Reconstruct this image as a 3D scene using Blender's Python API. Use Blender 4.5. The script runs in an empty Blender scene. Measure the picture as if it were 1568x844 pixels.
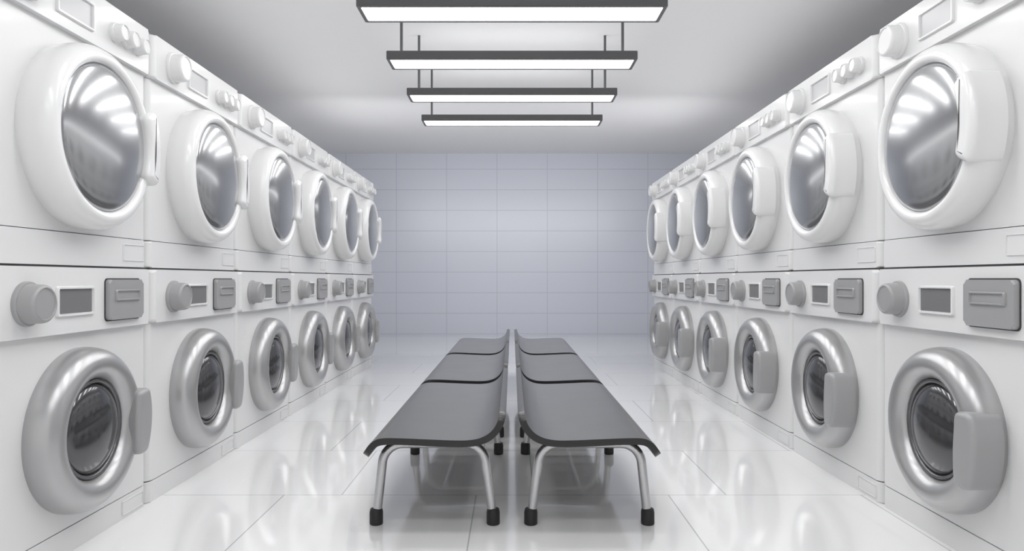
import bpy, bmesh, math
from mathutils import Vector
S = bpy.context.scene
COL = S.collection

# ------------------------------------------------------------ materials
def mat(name, col, rough=0.4, metal=0.0, coat=0.0, noise=0.0, emis=0.0, ior=1.5, nscale=6.0):
    m = bpy.data.materials.new(name); m.use_nodes = True
    nt = m.node_tree; b = nt.nodes['Principled BSDF']
    b.inputs['Base Color'].default_value = (*col, 1)
    b.inputs['Roughness'].default_value = rough
    b.inputs['Metallic'].default_value = metal
    b.inputs['IOR'].default_value = ior
    b.inputs['Coat Weight'].default_value = coat
    b.inputs['Coat Roughness'].default_value = 0.08
    if noise > 0:
        tc = nt.nodes.new('ShaderNodeTexCoord')
        n = nt.nodes.new('ShaderNodeTexNoise'); n.inputs['Scale'].default_value = nscale
        mr = nt.nodes.new('ShaderNodeMapRange')
        mr.inputs['To Min'].default_value = max(0, rough - noise)
        mr.inputs['To Max'].default_value = rough + noise
        nt.links.new(tc.outputs['Object'], n.inputs['Vector'])
        nt.links.new(n.outputs['Fac'], mr.inputs['Value'])
        nt.links.new(mr.outputs['Result'], b.inputs['Roughness'])
    if emis > 0:
        b.inputs['Emission Color'].default_value = (1, 1, 1, 1)
        b.inputs['Emission Strength'].default_value = emis
    return m

M_WHITE = mat('white_enamel', (.77, .77, .772), .34, coat=.2, noise=.03)
M_WHITEP = mat('white_plastic', (.81, .81, .812), .24, coat=.35, noise=.03)
M_SILVER = mat('silver_satin', (.45, .45, .455), .30, metal=.6, noise=.02)
M_GREY = mat('grey_plastic', (.36, .36, .365), .38, metal=.1)
M_GLASSU = mat('dryer_glass', (.44, .445, .455), .19, metal=.88, coat=.3, noise=.02, nscale=3)
M_GLASSL = mat('washer_glass', (.10, .10, .105), .14, metal=.7, coat=.5, noise=.02, nscale=3)
M_RIM = mat('dark_rim', (.14, .14, .145), .25, metal=.5)
M_SCREEN = mat('screen_grey', (.18, .18, .185), .3)
M_SCREENL = mat('screen_light', (.54, .54, .55), .25)
M_GAP = mat('shadow_gap', (.05, .05, .05), .8)
M_SEAT = mat('seat_dark_vinyl', (.070, .070, .071), .31, coat=.3, noise=.02)
M_SEATE = mat('seat_edge_shade', (.010, .010, .0105), .28)  # near-black colour paints the shade on the seat rim and underside
M_STEEL = mat('brushed_steel', (.50, .50, .505), .24, metal=.9)
M_RUBBER = mat('black_rubber', (.012, .012, .012), .5)
M_LFRAME = mat('lamp_frame', (.12, .12, .123), .4, metal=.2)
M_LIGHT = mat('lamp_diffuser', (.9, .9, .9), .5, emis=10.5)
M_LIGHTUP = mat('added_uplight', (.9, .9, .9), .5, emis=2.0)  # glow on the unseen lamp tops, added to brighten the ceiling

def tile_mat(name, axes, tw, th, off, shift, c1, c2, grout, rough, mortar=.004, coat=0, bump=.15):
    m = bpy.data.materials.new(name); m.use_nodes = True
    nt = m.node_tree; b = nt.nodes['Principled BSDF']
    g = nt.nodes.new('ShaderNodeNewGeometry')
    sp = nt.nodes.new('ShaderNodeSeparateXYZ'); cb = nt.nodes.new('ShaderNodeCombineXYZ')
    nt.links.new(g.outputs['Position'], sp.inputs[0])
    for i, a in enumerate(axes):
        ad = nt.nodes.new('ShaderNodeMath'); ad.operation = 'ADD'; ad.inputs[1].default_value = shift[i]
        nt.links.new(sp.outputs[a], ad.inputs[0]); nt.links.new(ad.outputs[0], cb.inputs[i])
    br = nt.nodes.new('ShaderNodeTexBrick')
    br.offset = off; br.squash = 1.0
    br.inputs['Scale'].default_value = 1
    br.inputs['Brick Width'].default_value = tw
    br.inputs['Row Height'].default_value = th
    br.inputs['Mortar Size'].default_value = mortar
    br.inputs['Mortar Smooth'].default_value = .3
    br.inputs['Color1'].default_value = (*c1, 1); br.inputs['Color2'].default_value = (*c2, 1)
    br.inputs['Mortar'].default_value = (*grout, 1)
    nt.links.new(cb.outputs[0], br.inputs['Vector'])
    nt.links.new(br.outputs['Color'], b.inputs['Base Color'])
    bp = nt.nodes.new('ShaderNodeBump'); bp.inputs['Strength'].default_value = bump; bp.inputs['Distance'].default_value = .003
    bp.invert = True
    nt.links.new(br.outputs['Fac'], bp.inputs['Height']); nt.links.new(bp.outputs[0], b.inputs['Normal'])
    b.inputs['Roughness'].default_value = rough
    b.inputs['Coat Weight'].default_value = coat; b.inputs['Coat Roughness'].default_value = .03
    return m

M_FLOOR = tile_mat('floor_tiles', ('X', 'Y'), .88, .84, .3, (.78+8.8, .94+8.4), (.90, .90, .902), (.885, .885, .89), (.54, .54, .55), .10, mortar=.0035, coat=.7)
M_BACK = tile_mat('wall_tiles', ('X', 'Z'), .887, .363, 0.0, (.265+8.87, .345), (.585, .602, .675), (.58, .597, .67), (.46, .477, .545), .3, mortar=.007, bump=.1)
M_CEIL = mat('ceiling_paint', (.82, .82, .828), .7, noise=.05)
M_SIDE = mat('side_wall_paint', (.7, .7, .72), .6, noise=.05)

# ------------------------------------------------------------ mesh helpers
def finish(bm, name, mats, smooth=True, angle=35):
    bmesh.ops.recalc_face_normals(bm, faces=bm.faces[:])
    me = bpy.data.meshes.new(name); bm.to_mesh(me); bm.free()
    for m in (mats if isinstance(mats, (list, tuple)) else [mats]): me.materials.append(m)
    if smooth:
        for p in me.polygons: p.use_smooth = True
        me.set_sharp_from_angle(angle=math.radians(angle))
    return me

def rrect(w, h, r, cx=0, cz=0, n=6):
    pts = []
    for (sx, sz, a0) in ((1, 1, 0), (-1, 1, 90), (-1, -1, 180), (1, -1, 270)):
        for i in range(n + 1):
            a = math.radians(a0 + 90 * i / n)
            pts.append((cx + sx * (w / 2 - r) + r * math.cos(a), cz + sz * (h / 2 - r) + r * math.sin(a)))
    return pts

def prism(name, pts, d0, d1, bevel, mats, axis='Y', seg=4, both=False):
    """pts in XZ, extruded from y=-d0 to y=-d1 (front). axis 'Z': pts in XY extruded d0..d1"""
    bm = bmesh.new()
    if axis == 'Y':
        f0 = [bm.verts.new((x, -d0, z)) for x, z in pts]; f1 = [bm.verts.new((x, -d1, z)) for x, z in pts]
    else:
        f0 = [bm.verts.new((x, y, d0)) for x, y in pts]; f1 = [bm.verts.new((x, y, d1)) for x, y in pts]
    n = len(pts)
    bm.faces.new(f0); bm.faces.new(f1)
    for i in range(n): bm.faces.new((f0[i], f0[(i + 1) % n], f1[(i + 1) % n], f1[i]))
    if bevel > 0:
        s1 = set(f1); s0 = set(f0)
        ed = [e for e in bm.edges if (e.verts[0] in s1 and e.verts[1] in s1) or (both and e.verts[0] in s0 and e.verts[1] in s0)]
        bmesh.ops.bevel(bm, geom=ed, offset=bevel, segments=seg, profile=.5, affect='EDGES', clamp_overlap=True)
    return finish(bm, name, mats)

def smooth_closed(pts, n=120, win=5, it=3):
    P = [Vector(p) for p in pts]; m = len(P)
    Ls = [0]
    for i in range(m): Ls.append(Ls[-1] + (P[(i + 1) % m] - P[i]).length)
    out = []
    j = 0
    for k in range(n):
        s = Ls[-1] * k / n
        while Ls[j + 1] < s: j += 1
        t = (s - Ls[j]) / max(1e-9, Ls[j + 1] - Ls[j])
        out.append(P[j].lerp(P[(j + 1) % m], t))
    for _ in range(it):
        out = [sum((out[(i + d) % n] for d in range(-win, win + 1)), Vector((0, 0))) / (2 * win + 1) for i in range(n)]
    return [tuple(p) for p in out]

def pillow(name, pts, d0, d1, rad, mats, curve=None, seg=8):
    """rounded pad: outline pts (XZ) inset progressively toward centroid-normal to make a fully rounded edge"""
    n = len(pts); P = [Vector(p) for p in pts]
    area = sum(P[i].x * P[(i + 1) % n].y - P[(i + 1) % n].x * P[i].y for i in range(n))
    sg = 1 if area > 0 else -1
    N = []
    for i in range(n):
        t = (P[(i + 2) % n] - P[i - 2]).normalized(); N.append(Vector((-t.y, t.x)) * sg)
    bm = bmesh.new(); rings = [[bm.verts.new((p.x, -d0, p.y)) for p in P]]
    for k in range(seg + 1):
        a = math.pi / 2 * k / seg
        ins = rad * (1 - math.cos(a)); d = d1 - rad + rad * math.sin(a)
        rings.append([bm.verts.new((P[i].x + N[i].x * ins, -d, P[i].y + N[i].y * ins)) for i in range(n)])
    for a, b in zip(rings, rings[1:]):
        for i in range(n): bm.faces.new((a[i], a[(i + 1) % n], b[(i + 1) % n], b[i]))
    bm.faces.new(rings[-1])
    return finish(bm, name, mats, angle=50)

def lathe(name, prof, mats, cx=0, cz=0, n=96, midx=None):
    """prof: (r, p) where p is outwards (-Y)"""
    bm = bmesh.new(); rings = []
    for r, p in prof:
        if r < 1e-6: rings.append([bm.verts.new((cx, -p, cz))])
        else: rings.append([bm.verts.new((cx + r * math.cos(2 * math.pi * i / n), -p, cz + r * math.sin(2 * math.pi * i / n))) for i in range(n)])
    for k in range(len(rings) - 1):
        a, b = rings[k], rings[k + 1]
        for i in range(n):
            j = (i + 1) % n
            if len(b) == 1: f = bm.faces.new((a[i], a[j], b[0]))
            elif len(a) == 1: f = bm.faces.new((a[0], b[j], b[i]))
            else: f = bm.faces.new((a[i], a[j], b[j], b[i]))
            if midx: f.material_index = midx[k]
    return finish(bm, name, mats)

def catmull(pts, n=5):
    out = []
    P = [pts[0]] + list(pts) + [pts[-1]]
    for i in range(1, len(P) - 2):
        p0, p1, p2, p3 = [Vector(q) for q in P[i - 1:i + 3]]
        for k in range(n):
            t = k / n
            out.append(tuple(.5 * ((2 * p1) + (-p0 + p2) * t + (2 * p0 - 5 * p1 + 4 * p2 - p3) * t * t + (-p0 + 3 * p1 - 3 * p2 + p3) * t ** 3)))
    out.append(tuple(pts[-1])); return out

def frame(name, w, h, cx, cz, y0, d, b, mats, r=.008):
    """raised frame (slot 0) with recessed screen (slot 1)"""
    bm = bmesh.new()
    def ring(w, h, r, y): return [bm.verts.new((x, -y, z)) for x, z in rrect(w, h, r, cx, cz, 3)]
    R = [ring(w, h, r, y0), ring(w, h, r, y0 + d * .6), ring(w - .006, h - .006, r, y0 + d), ring(w - 2 * b + .004, h - 2 * b + .004, r * .6, y0 + d), ring(w - 2 * b, h - 2 * b, r * .5, y0 + d * .5)]
    n = len(R[0])
    for k in range(4):
        for i in range(n):
            bm.faces.new((R[k][i], R[k][(i + 1) % n], R[k + 1][(i + 1) % n], R[k + 1][i]))
    f = bm.faces.new(R[4]); f.material_index = 1
    return finish(bm, name, mats, angle=30)

def boxmesh(name, x0, x1, y0, y1, z0, z1, m):
    bm = bmesh.new()
    bmesh.ops.create_cube(bm, size=1)
    for v in bm.verts:
        v.co = ((x0 + x1) / 2 + v.co.x * (x1 - x0), (y0 + y1) / 2 + v.co.y * (y1 - y0), (z0 + z1) / 2 + v.co.z * (z1 - z0))
    return finish(bm, name, m, smooth=False)

def add(name, me, parent=None, loc=(0, 0, 0), wn=False):
    o = bpy.data.objects.new(name, me); COL.objects.link(o)
    o.location = loc
    if parent: o.parent = parent
    if wn:
        md = o.modifiers.new('wn', 'WEIGHTED_NORMAL'); md.keep_sharp = True
    return o
def empty(name, loc=(0, 0, 0), rot=0):
    e = bpy.data.objects.new(name, None); COL.objects.link(e); e.empty_display_size = .1
    e.location = loc; e.rotation_euler = (0, 0, rot); return e

# ------------------------------------------------------------ machine meshes (front = -Y at y=0)
W = .988; DEP = 1.0
def plan(front, r=.03, w=W):
    h = DEP + front
    return rrect(w, h, r, 0, DEP / 2 - front / 2, 5)

def knob(name, r, p0, p1, cx, cz, m_base, m_cap):
    prof = [(r * 1.12, p0), (r * 1.12, p0 + .010), (r * 1.07, p0 + .016), (r * 1.0, p0 + .017)]
    idx = [0, 0, 0]
    pr2 = [(r * .985, p0 + .02), (r * .96, p1 - .012), (r * .93, p1 - .004), (r * .87, p1), (r * .80, p1 + .001), (r * .77, p1 - .003), (0, p1 - .003)]
    idx += [1] * len(pr2)
    prof += pr2
    return lathe(name, prof, [m_base, m_cap], cx, cz, 48, idx[:len(prof) - 1])

# washer
DZ = .438
W_parts = []
W_parts.append(('kick_panel', prism('w_kick', plan(0), .0, .092, .006, M_WHITE, 'Z', 3, True), True))
W_parts.append(('body', prism('w_body', plan(0), .096, .798, .006, M_WHITE, 'Z', 3, True), True))
W_parts.append(('control_panel', prism('w_panel', plan(.024), .796, 1.031, .018, M_WHITE, 'Z', 5, True), True))
W_parts.append(('side_gap_shade', boxmesh('w_gap_shade', .46, .5, .035, .95, .01, 1.02, M_GAP), False))  # dark plate painting the shade in the gap between neighbouring machines
W_parts.append(('top_gap_shade', boxmesh('w_tgap_shade', -.48, .49, .0, .95, 1.0, 1.0385, M_GAP), False))  # dark sheet painting the shade in the seam below the dryer
ringp = catmull([(.299, -.005), (.300, .03), (.288, .072), (.258, .098), (.225, .100), (.197, .082), (.183, .055), (.180, .03)], 5)
W_parts.append(('door_ring', lathe('w_ring', ringp, M_SILVER, 0, DZ), False))
rim = catmull([(.184, .03), (.183, .058), (.176, .066), (.167, .060), (.164, .045)], 3)
W_parts.append(('door_rim', lathe('w_rim', rim, M_RIM, 0, DZ), False))
dome = [(.166 * math.cos(a), .048 + .045 * math.sin(a)) for a in [math.pi / 2 * i / 14 for i in range(15)]]; dome[-1] = (0, dome[-1][1])
W_parts.append(('door_glass', lathe('w_glass', dome, M_GLASSL, 0, DZ), False))
hin = [(.215, DZ + .106), (.204, DZ + .104), (.204, DZ + .07), (.196, DZ - .02), (.197, DZ - .09), (.202, DZ - .145), (.220, DZ - .152)]
hp = list(hin)
for i in range(17):
    a = math.radians(-29 + 50 * i / 16); hp.append((.312 * math.cos(a), DZ + .312 * math.sin(a)))
hp = smooth_closed(hp, 140, 3, 3)
W_parts.append(('door_handle', pillow('w_handle', hp, .02, .126, .020, M_GREY), False))
W_parts.append(('dial', knob('w_dial', .066, .022, .088, .19 - .5, .908, M_GREY, M_GREY), False))
W_parts.append(('display', frame('w_disp', .222, .108, .447 - .5, .910, .018, .016, .011, [M_WHITEP, M_SCREEN]), False))
W_parts.append(('drawer_groove_shade', prism('w_dshade', rrect(.262, .168, .018, .262, .908), .02, .0265, 0, M_GAP), False))  # dark plate painting the shaded groove around the drawer
W_parts.append(('detergent_drawer', prism('w_drawer', rrect(.252, .158, .016, .262, .908), .02, .044, .008, M_GREY), True))
W_parts.append(('drawer_grip', frame('w_grip', .180, .045, .262, .925, .038, .014, .008, [M_GREY, M_GREY], .006), False))
W_parts.append(('service_flap', frame('w_flap', .165, .060, .38, .045, -.002, .0065, .004, [M_WHITE, M_WHITE], .006), False))

# dryer (own local z from 0; placed on washer)
DB = 1.039
UZ = 1.506 - DB
D_parts = []
D_parts.append(('base_panel', prism('d_kick', plan(.004), .0, .117, .010, M_WHITE, 'Z', 4, True), True))
D_parts.append(('body', prism('d_body', plan(0), .120, .838, .006, M_WHITE, 'Z', 3, True), True))
D_parts.append(('control_panel', prism('d_panel', plan(.024), .836, 1.030, .014, M_WHITE, 'Z', 4, True), True))
D_parts.append(('side_gap_shade', boxmesh('d_gap_shade', .46, .5, .035, .95, .005, 1.01, M_GAP), False))  # dark plate painting the shade between neighbouring dryers
ringp = catmull([(.328, -.005), (.335, .035), (.333, .078), (.320, .106), (.299, .120), (.280, .118), (.270, .106), (.267, .09)], 5)
D_parts.append(('door_ring', lathe('d_ring', ringp, M_WHITEP, 0, UZ), False))
dome = [(.269 * math.cos(a), .099 + .045 * math.sin(a)) for a in [math.pi / 2 * i / 16 for i in range(17)]]; dome[-1] = (0, dome[-1][1])
D_parts.append(('door_glass', lathe('d_glass', dome, M_GLASSU, 0, UZ), False))
pts = []
for i in range(21):
    a = math.radians(31 - 56 * i / 20); pts.append((.258 * math.cos(a), UZ + .258 * math.sin(a)))
for i in range(21):
    a = math.radians(-25 + 56 * i / 20); pts.append((.344 * math.cos(a), UZ + .344 * math.sin(a)))
hp = smooth_closed(pts, 160, 4, 3)
D_parts.append(('door_handle', pillow('d_handle', hp, .03, .150, .028, M_WHITEP), False))
D_parts.append(('dial', knob('d_dial', .064, .022, .088, .19 - .5, 1.968 - DB, M_WHITEP, M_WHITEP), False))
D_parts.append(('display', frame('d_disp', .222, .108, .447 - .5, 1.970 - DB, .018, .016, .011, [M_WHITEP, M_SCREENL]), False))
for i, u in enumerate((.70, .785, .87)):
    D_parts.append(('knob_%d' % (i + 1), knob('d_knob%d' % i, .034, .022, .070, u - .5, 1.965 - DB, M_WHITEP, M_WHITEP), False))
D_parts.append(('service_flap', frame('d_flap', .165, .070, .38, .060, .002, .0065, .004, [M_WHITE, M_WHITE], .006), False))

def place(kind, parts, x, y, z, rot):
    e = empty(kind, (x, y, z), rot)
    for nm, me, wn in parts: add(nm, me, e, wn=wn)

for i in range(6):
    yc = 2.62 + i
    place('washing_machine', W_parts, -1.600, yc, 0, math.pi / 2)
    place('tumble_dryer', D_parts, -1.600, yc, DB, math.pi / 2)
    place('washing_machine', W_parts, 1.618, yc, 0, -math.pi / 2)
    place('tumble_dryer', D_parts, 1.618, yc, DB, -math.pi / 2)

# ------------------------------------------------------------ room
def slab(name, x0, x1, y0, y1, z0, z1, m):
    add(name, boxmesh(name, x0, x1, y0, y1, z0, z1, m))
XW = 3.5; YB = 12.55; YF = -3.0; H = 3.20
slab('floor', -XW - .1, XW + .1, YF, YB + .1, -.1, 0, M_FLOOR)
slab('ceiling', -XW - .1, XW + .1, YF, YB + .1, H, H + .1, M_CEIL)
slab('wall_back', -XW, XW, YB, YB + .1, 0, H, M_BACK)
slab('wall_left', -XW - .1, -XW, YF, YB, 0, H, M_SIDE)
slab('wall_right', XW, XW + .1, YF, YB, 0, H, M_SIDE)

# ------------------------------------------------------------ lamps
def tube(name, pts, r, m, parent, cyclic=False):
    cu = bpy.data.curves.new(name, 'CURVE'); cu.dimensions = '3D'; cu.bevel_depth = r; cu.bevel_resolution = 6; cu.use_fill_caps = True
    sp = cu.splines.new('POLY'); sp.points.add(len(pts) - 1)
    for i, p in enumerate(pts): sp.points[i].co = (*p, 1)
    sp.use_smooth = True
    cu.materials.append(m)
    o = bpy.data.objects.new(name, cu); COL.objects.link(o); o.parent = parent; return o

LW, LD, LT = 1.876, .28, .062
zb = .99 + 1.636
bm = bmesh.new()
def rg(w, h, r, z): return [bm.verts.new((x, y, z)) for x, y in rrect(w, h, r, 0, 0, 4)]
R = [rg(LW - .05, LD - .05, .006, LT - .006), rg(LW - .05, LD - .05, .006, LT), rg(LW, LD, .012, LT), rg(LW, LD, .012, .004), rg(LW - .008, LD - .008, .010, 0), rg(LW - .05, LD - .05, .006, 0), rg(LW - .052, LD - .052, .006, .006)]
n = len(R[0])
f = bm.faces.new(R[0]); f.material_index = 2
for k in range(6):
    for i in range(n): bm.faces.new((R[k][i], R[k][(i + 1) % n], R[k + 1][(i + 1) % n], R[k + 1][i]))
f = bm.faces.new(R[6]); f.material_index = 1
LAMP = finish(bm, 'lamp_housing', [M_LFRAME, M_LIGHT, M_LIGHTUP], angle=30)
rodm = prism('rod', [(0.011 * math.cos(a * math.pi / 6), .011 * math.sin(a * math.pi / 6)) for a in range(12)], LT - .006, H - zb, 0, M_LFRAME, 'Z')
for i in range(-4, 4):  # lamps above and behind the camera are unseen, added for brightness
    e = empty('pendant_panel_lamp', (0, 4.27 + 1.03 * i + LD / 2, zb))
    add('housing', LAMP, e)
    for k, sx in enumerate((-1, 1)): add('hanger_rod_%d' % (k + 1), rodm, e, (sx * .845, 0, 0))

# ------------------------------------------------------------ benches
SL = 1.46
prof = catmull([(.578, .312), (.562, .335), (.540, .362), (.505, .379), (.44, .381), (.34, .377), (.24, .373), (.17, .373), (.120, .382), (.082, .404), (.058, .438), (.048, .476)], 5)
L = [0]
for a, b in zip(prof, prof[1:]): L.append(L[-1] + math.dist(a, b))
tot = L[-1]
def at(s):
    s = min(max(s, 0), tot)
    for i in range(len(L) - 1):
        if s <= L[i + 1] + 1e-9:
            t = (s - L[i]) / (L[i + 1] - L[i]); return (prof[i][0] + (prof[i + 1][0] - prof[i][0]) * t, prof[i][1] + (prof[i + 1][1] - prof[i][1]) * t)
    return prof[-1]
rc = .05
ts = [rc * (1 - math.cos(math.pi / 2 * i / 8)) for i in range(9)]
ts = ts + [rc + (SL - 2 * rc) * i / 8 for i in range(1, 8)] + [SL - t for t in reversed(ts)]
bm = bmesh.new(); rows = []
NS = 48
for t in ts:
    d = min(t, SL - t)
    ins = rc - math.sqrt(max(0, rc * rc - (rc - d) ** 2)) if d < rc else 0
    row = []
    for k in range(NS + 1):
        x, z = at(ins + (tot - 2 * ins) * k / NS)
        row.append(bm.verts.new((x, t - SL / 2, z)))
    rows.append(row)
for a, b in zip(rows, rows[1:]):
    for k in range(NS): bm.faces.new((a[k], a[k + 1], b[k + 1], b[k]))
SEAT = finish(bm, 'seat_shell', [M_SEAT, M_SEATE], angle=60)
if SEAT.polygons[len(SEAT.polygons) // 2].normal.z < 0: SEAT.flip_normals()

def arch(y):
    pts = [(.547, y, .03)]
    r = .085; zt = .325
    c = (.520 - r, zt - r)
    for i in range(9):
        a = math.pi / 2 * i / 8; pts.append((c[0] + r * math.cos(a) + .004, y, c[1] + r * math.sin(a)))
    c = (.105 + r, zt - r)
    for i in range(9):
        a = math.pi / 2 + math.pi / 2 * i / 8; pts.append((c[0] + r * math.cos(a), y, c[1] + r * math.sin(a)))
    pts.append((.077, y, .03)); return pts
foot = lathe('foot', [(0, 0), (.024, 0), (.027, .004), (.027, .05), (.024, .062), (.018, .066), (0, .066)], M_RUBBER, 0, 0, 24)
foot.transform(__import__('mathutils').Matrix.Rotation(math.radians(-90), 4, 'X'))
if max(v.co.z for v in foot.vertices) < .01:
    foot.transform(__import__('mathutils').Matrix.Rotation(math.pi, 4, 'X'))
for k in range(3):
    yc = 2.72 + SL / 2 + 1.58 * k
    for s in (0, 1):
        e = empty('waiting_bench', (0, yc, 0), math.pi if s else 0)
        o = add('seat', SEAT, e)
        md = o.modifiers.new('sol', 'SOLIDIFY'); md.thickness = .026; md.offset = -1; md.material_offset = 1; md.material_offset_rim = 1
        md = o.modifiers.new('bev', 'BEVEL'); md.width = .008; md.segments = 3; md.limit_method = 'ANGLE'; md.angle_limit = math.radians(60); md.material = -1
        for j, yy in enumerate((-.575, .575)):
            tube('leg_frame_%d' % (j + 1), arch(yy), .0185, M_STEEL, e)
            for q, xx in enumerate((.548, .076)): add('foot_%d' % (j * 2 + q + 1), foot, e, (xx, yy, 0))
        for j, xx in enumerate((.17, .43)):
            tube('seat_rail_%d' % (j + 1), [(xx, -.60, .334), (xx, .60, .334)], .013, M_STEEL, e)

# ------------------------------------------------------------ added fill lights + world + camera
ld = bpy.data.lights.new('added_wall_fill', 'AREA'); ld.shape = 'RECTANGLE'; ld.size = 5.0; ld.size_y = .5; ld.energy = 44  # added light without a fixture, brightens the back wall
ld.spread = math.radians(130)
lo = bpy.data.objects.new('added_wall_fill', ld); COL.objects.link(lo)
lo.location = (0, 7.95, 2.40); lo.rotation_euler = (math.radians(76), 0, 0)   # faces +Y, slightly down
for sx in (-1, 1):
    # unseen fill light added above the dryers to brighten the middle of the ceiling
    l2 = bpy.data.lights.new('added_ceiling_fill', 'AREA'); l2.shape = 'RECTANGLE'; l2.size = .3; l2.size_y = 8.0; l2.energy = 19
    o2 = bpy.data.objects.new('added_ceiling_fill', l2); COL.objects.link(o2)
    o2.location = (sx * 2.35, 6.2, 2.25)
    d = Vector((-sx * 1.0, .15, .75)); o2.rotation_euler = (0, math.atan2(-d.x, -d.z) , 0)
w = bpy.data.worlds.new('world'); S.world = w; w.use_nodes = True
w.node_tree.nodes['Background'].inputs[0].default_value = (1, 1, 1, 1)
w.node_tree.nodes['Background'].inputs[1].default_value = .95
cam = bpy.data.cameras.new('camera'); co = bpy.data.objects.new('camera', cam); COL.objects.link(co)
co.location = (0, 0, .99); co.rotation_euler = (math.pi / 2, 0, 0)
cam.sensor_width = 36; cam.lens = 36 * 1090 / 1568; cam.shift_y = 5 / 1568; cam.clip_start = .01
S.camera = co
S.view_settings.view_transform = 'Standard'
S.view_settings.look = 'None'
